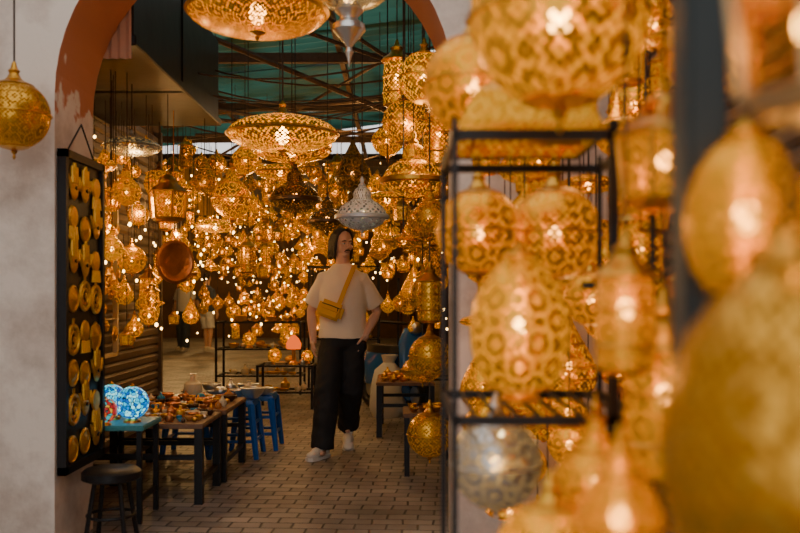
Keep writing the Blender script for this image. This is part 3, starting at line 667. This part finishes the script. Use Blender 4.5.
def person(name,loc,rz,cfg):
    E=empty(name,loc,rz); E.scale=(cfg.get('s',1),)*3
    skin,shirt,pant,hair,shoe=[cfg[k] for k in('skin','shirt','pant','hair','shoe')]
    legs=cfg['legs']; arms=cfg['arms']
    bm=bmesh.new()
    loft(bm,[(0,0,.86,.13,.09),(0,0,.97,.145,.1),(0,0,1.1,.13,.09),(0,0,1.3,.155,.105),(0,.0,1.42,.14,.085),(0,0,1.47,.08,.06),(0,.0,1.51,.058,.058),(0,-.01,1.6,.056,.06),(0,-.01,1.64,.05,.055)],24)
    for sg,(el,wr,hd,nr,th,cu) in arms:
        sh=Vector((sg*.155,0,1.41)); el=Vector(el); wr=Vector(wr)
        tube(bm,[(sg*.09,0,1.4),sh,sh.lerp(el,.4),el,el.lerp(wr,.3),el.lerp(wr,.75),wr,wr+Vector(hd).normalized()*.03],[.05,.054,.048,.038,.042,.033,.029,.03],12)
        hand(bm,wr,hd,nr,th,cu)
    for hp,kn,an in legs:
        hp,kn,an=Vector(hp),Vector(kn),Vector(an)
        tube(bm,[hp,hp.lerp(kn,.4),kn,kn.lerp(an,.3),an.lerp(kn,.15),an],[.085,.078,.056,.056,.038,.036],12)
        blob(bm,an+Vector((0,-.04,-.045)),(.03,.07,.025),2)
    H=Matrix.Translation((cfg.get('hx',0),-.01,1.685))@Matrix.Rotation(cfg['yaw'],4,'Z')@Matrix.Rotation(cfg.get('pitch',0),4,'X')
    R3=H.to_3x3()
    def hb(c,r,b=None,sub=3,mat=0): blob(bm if b is None else b,H@Vector(c),r,sub,mat,R3)
    def ht(pts,r,b=None,s=8,mat=0): tube(bm if b is None else b,[H@Vector(p) for p in pts],r,s,mat)
    hb((0,.012,.028),(.073,.092,.088)); hb((0,-.025,-.03),(.06,.062,.075)); hb((0,-.052,-.088),(.03,.03,.026)); hb((0,-.02,-.07),(.05,.055,.04))
    ht([(0,-.08,.012),(0,-.098,-.012),(0,-.109,-.034)],[.006,.008,.010]); hb((0,-.097,-.04),(.016,.011,.007))
    for s in(-1,1):
        hb((s*.03,-.073,.022),(.024,.014,.009)); hb((s*.036,-.058,-.028),(.024,.024,.022)); hb((s*.074,.01,-.008),(.011,.018,.03))
    hb((0,-.086,-.062),(.024,.012,.006)); hb((0,-.085,-.071),(.02,.012,.006))
    o=finish('body_skin',bm,[skin],parent=E); clean(o,.004,3)
    bm=bmesh.new()
    for s in(-1,1):
        hb((s*.03,-.075,.0),(.0135,.011,.008),bm,2,0); hb((s*.03+.003,-.0835,.0),(.0065,.004,.006),bm,2,1)
        ht([(s*.014,-.086,.02),(s*.03,-.09,.024),(s*.047,-.08,.018)],[.0035,.005,.0025],bm,6,2)
        ht([(s*.018,-.085,.007),(s*.03,-.089,.009),(s*.043,-.082,.005)],[.0025,.0035,.002],bm,6,3)
    ht([(-.022,-.09,-.066),(0,-.099,-.064),(.022,-.09,-.066)],[.002,.004,.002],bm,6,4); ht([(-.018,-.09,-.072),(0,-.097,-.074),(.018,-.09,-.072)],[.002,.005,.002],bm,6,4)
    finish('face_features',bm,[simple('eye_white',(.6,.57,.53),.2),simple('iris',(.03,.015,.01),.1),hair,skin,simple('lips',(.42,.2,.15),.5)],parent=E)
    bm=bmesh.new()
    if cfg['long']:
        hb((0,.03,.05),(.079,.086,.079)); hb((0,.062,-.03),(.076,.05,.1)); 
        for s in(-1,1):
            for k in range(8):
                y=-.026+k*.015
                w=random.uniform(-.008,.008)
                ht([(s*.006,y*.9-.014,.115),(s*.038,y-.02,.104),(s*.066,y-.01,.066),(s*.075,y+.004,.0),(s*.079,y+.01+w,-.055),(s*.074+w,y+.01,-.095),(s*(.082+random.uniform(0,.02)),y+.006,-.115-random.uniform(0,.025))],[.009,.012,.012,.013,.013,.011,.005])
        for k in range(9):
            x=-.06+k*.015; ht([(x*.5,.09,.09),(x,.11,.02),(x,.108,-.07),(x*1.2,.1,-.125-random.uniform(0,.02))],[.015,.016,.016,.006])
    else:
        hb((0,.03,.045),(.08,.088,.08)); hb((0,.05,.0),(.076,.06,.06))
    o=finish('hair',bm,[hair],parent=E); clean(o,.004,2)
    if cfg['beard']:
        bm=bmesh.new()
        ht([(-.03,-.084,-.068),(-.018,-.095,-.056),(0,-.101,-.051),(.018,-.095,-.056),(.03,-.084,-.068)],[.003,.006,.006,.006,.003])
        o=finish('moustache',bm,[hair],parent=E); clean(o,.0028,1)
    bm=bmesh.new()
    loft(bm,[(0,-.005,.92,.2,.15),(0,-.005,.97,.197,.148),(0,-.005,1.1,.188,.14),(0,-.005,1.24,.19,.14),(0,-.003,1.34,.19,.135),(0,.0,1.41,.178,.118),(0,.002,1.45,.15,.1),(0,.002,1.485,.112,.088),(0,.002,1.51,.086,.078),(0,0,1.522,.076,.072)],36)
    for sg,(el,wr,hd,nr,th,cu) in arms:
        sh=Vector((sg*.15,0,1.39)); el=Vector(el)+Vector((0,0,.03))
        tube(bm,[(sg*.07,0,1.42),sh,sh.lerp(el,.3),sh.lerp(el,.6),sh.lerp(el,.9)],[.06,.074,.073,.075,.08],18)
    o=finish('t_shirt',bm,[shirt],parent=E); clean(o,.008,8,.022,.16)
    bm=bmesh.new()
    loft(bm,[(0,0,.84,.15,.115),(0,0,.9,.172,.13),(0,0,.98,.16,.12)],28)
    for hp,kn,an in legs:
        hp,kn,an=Vector(hp),Vector(kn),Vector(an)
        if cfg.get('shorts'): tube(bm,[hp+Vector((0,0,.02)),hp.lerp(kn,.5),kn+Vector((0,0,.04))],[.1,.1,.1],16)
        else: tube(bm,[hp+Vector((0,0,.02)),hp.lerp(kn,.45),kn,kn.lerp(an,.5),an+Vector((0,0,-.02))],[.1,.108,.1,.096,.09],16)
    if cfg.get('pocket'): blob(bm,cfg['pocket'],(.045,.06,.08),3)
    o=finish('trousers',bm,[pant],parent=E); clean(o,.009,5,.03,.12)
    for i,((hp,kn,an),fr,lift) in enumerate(zip(legs,cfg['foot'],cfg.get('lift',(0,0)))):
        an=Vector(an); R=Matrix.Translation((an.x,an.y,0))@Matrix.Rotation(fr,4,'Z')
        if lift: R=R@Matrix.Translation((0,-.13,0))@Matrix.Rotation(lift,4,'X')@Matrix.Translation((0,.13,0))
        bm=bmesh.new()
        def b2(c,r): blob(bm,R@Vector(c),r,3,0,R.to_3x3())
        b2((0,.02,.055),(.042,.05,.045)); b2((0,-.05,.05),(.044,.08,.035)); b2((0,-.13,.04),(.047,.065,.03)); b2((0,.02,.085),(.045,.055,.03)); b2((0,-.08,.06),(.036,.07,.034))
        o=finish('shoe_%d'%(i+1),bm,[shoe],parent=E); clean(o,.005,2)
        bm=bmesh.new()
        out=[(.0,.075),(.035,.06),(.046,.0),(.042,-.06),(.052,-.13),(.035,-.185),(0,-.2),(-.035,-.185),(-.05,-.13),(-.04,-.06),(-.046,0),(-.035,.06)]
        vb=[bm.verts.new(R@Vector((x,y,.0))) for x,y in out]; vt=[bm.verts.new(R@Vector((x,y,.026))) for x,y in out]
        bm.faces.new(vb[::-1]); bm.faces.new(vt)
        for k in range(12): bm.faces.new((vb[k],vb[(k+1)%12],vt[(k+1)%12],vt[k]))
        finish('sole_%d'%(i+1),bm,[simple('sole',(.75,.72,.66),.6)],parent=E)
    return E
m_tee=simple('cream_cotton',(.88,.76,.6),.85,0,.1,120)
m_pant=simple('black_cotton',(.012,.012,.014),.8,0,.2,60)
m_hair=simple('dark_hair',(.02,.011,.007),.5,0,.4,120)
m_shoe=simple('offwhite_canvas',(.75,.69,.6),.7)
man=person('walking_man',(-.475,7.38,0),0,dict(s=1.025,skin=m_skin,shirt=m_tee,pant=m_pant,hair=m_hair,shoe=m_shoe,long=True,beard=True,yaw=.55,pitch=.06,
  legs=[((-.08,0,.88),(-.115,-.2,.51),(-.14,-.27,.09)),((.08,0,.88),(.06,-.02,.5),(.03,.24,.19))],foot=[-.5,.05],lift=(0,.45),pocket=(.15,-.05,.87),
  arms=[(-1,((-.262,.07,1.14),(-.245,.05,.9),(0.03,-.12,-1),(1,0,0),(0,-1,0),.4)),(1,((.275,.07,1.13),(.19,-.06,.95),(-.3,-.05,-1),(-1,.3,0),(0,-1,.2),.2))]))
m_yel=simple('mustard_nylon',(.78,.4,.015),.55,0,.2,80)
bm=bmesh.new()
Rb=Matrix.Translation((-.085,-.2,1.15))@Matrix.Rotation(.35,4,'Y')@Matrix.Rotation(-.15,4,'Z')
box(bm,-.105,.105,-.03,.04,-.07,.07,0,Rb)
bmesh.ops.bevel(bm,geom=bm.edges[:],offset=.028,segments=4,affect='EDGES')
b3=bmesh.new(); box(b3,-.085,.085,-.045,-.01,-.058,.012,0,Rb); bmesh.ops.bevel(b3,geom=b3.edges[:],offset=.014,segments=3,affect='EDGES')
mt=bpy.data.meshes.new('tmp'); b3.to_mesh(mt); b3.free(); bm.from_mesh(mt); bpy.data.meshes.remove(mt)
tube(bm,[Rb@Vector((-.075,-.031,.034)),Rb@Vector((0,-.032,.037)),Rb@Vector((.075,-.031,.034))],.004,6,1)
tube(bm,[Rb@Vector((.06,-.035,.034)),Rb@Vector((.065,-.043,.01))],.003,6,1)
bag=finish('sling_bag',bm,[m_yel,m_black],parent=man)
bm=bmesh.new()
pts=[(-.02,-.19,1.19),(.0,-.19,1.24),(.03,-.182,1.32),(.062,-.162,1.40),(.085,-.13,1.46),(.095,-.085,1.495),(.1,.0,1.51),(.08,.09,1.46),(.02,.155,1.36),(-.08,.17,1.24),(-.17,.12,1.15),(-.215,.0,1.12),(-.2,-.1,1.12),(-.16,-.19,1.13)]
rings=[]
for i,p in enumerate(pts):
    p=Vector(p); t=(Vector(pts[min(i+1,len(pts)-1)])-Vector(pts[max(i-1,0)])).normalized()
    o_=Vector((p.x*.5,p.y,max(0,(p.z-1.4))*3)).normalized(); s=t.cross(o_).normalized()
    rings.append([bm.verts.new(p+s*a+o_*b) for a,b in((-.018,-.006),(.018,-.006),(.018,.005),(-.018,.005))])
for i in range(len(rings)-1):
    for k in range(4): bm.faces.new((rings[i][k],rings[i][(k+1)%4],rings[i+1][(k+1)%4],rings[i+1][k]))
st=finish('bag_strap',bm,[m_yel],parent=man)
stand=[((-.085,0,.88),(-.09,-.02,.5),(-.09,.02,.09)),((.085,0,.88),(.09,-.06,.5),(.1,-.08,.09))]
arm0=[(-1,((-.26,.03,1.14),(-.26,-.05,.9),(0,-.1,-1),(1,0,0),(0,-1,0),.4)),(1,((.26,.03,1.14),(.26,-.05,.9),(0,-.1,-1),(-1,0,0),(0,-1,0),.4))]
m_navy=simple('navy_cotton',(.06,.08,.12),.85); m_grey=simple('grey_cotton',(.75,.75,.75),.85)
person('standing_man',(-4.45,20.5,0),2.6,dict(skin=m_skin,shirt=m_navy,pant=m_grey,hair=m_hair,shoe=m_shoe,long=False,beard=False,yaw=.2,legs=stand,foot=[-.1,.1],arms=arm0,shorts=True))
person('standing_man',(-5.05,20.8,0),-.4,dict(skin=m_skin,shirt=m_grey,pant=m_navy,hair=m_hair,shoe=m_shoe,long=False,beard=True,yaw=-.2,legs=stand,foot=[-.1,.1],arms=arm0))
# ---------------------------------------------------------------- light
for p,e in(((-.74,5.6,2.3),4.5),((-.66,4.12,2.61),3),((.12,5.3,2.25),5),((-1.85,6.3,1.9),12),((-1.75,7.6,1.8),14),((-1.5,9.2,2.4),22),((-3,11,2.2),45),((-1,12.5,2.3),45),((.2,8.5,2.1),16),((-1.5,15.5,2.4),40),((-4.5,18,2.6),170),((-2,20,2.5),50),((-5,23.5,2.8),150),((-.4,9.4,2.9),20),  # strongest far-back lights are added fill to brighten the distant men
  ((.24,1.78,1.25),.4),((.2,2.25,1.47),.3),((.40,2.3,1.46),.3),((.26,1.45,1.75),.55),((.16,1.95,1.76),.3),((.23,1.36,.9),.2),((.2,1.85,.95),.2),((.33,1.3,1.28),.12),((.72,2.6,1.6),.4),((.7,3.0,2.0),2.5),((.7,3.0,1.0),1.8),((.26,1.05,1.05),.06),((.35,.9,1.38),.07),((.43,1.45,1.14),.15),((.43,1.45,1.52),.15)):
    warm(p,e,(1,.66,.22) if e<1.5 else (1,.58,.2),r=.03 if e<1.5 else .1)
w=bpy.data.worlds.new('World'); C.scene.world=w; w.use_nodes=True
bg=w.node_tree.nodes['Background']; bg.inputs[0].default_value=(1.,.96,.94,1); bg.inputs[1].default_value=1.35
# ---------------------------------------------------------------- camera
cd=bpy.data.cameras.new('camera'); cam=bpy.data.objects.new('camera',cd); C.scene.collection.objects.link(cam); C.scene.camera=cam
cam.location=(0,0,1.3); cam.rotation_euler=(PI/2,0,0); cd.lens=40; cd.sensor_width=36; cd.shift_y=.0356; cd.clip_start=.05
cd.dof.use_dof=True; cd.dof.focus_distance=7.2; cd.dof.aperture_fstop=2.2
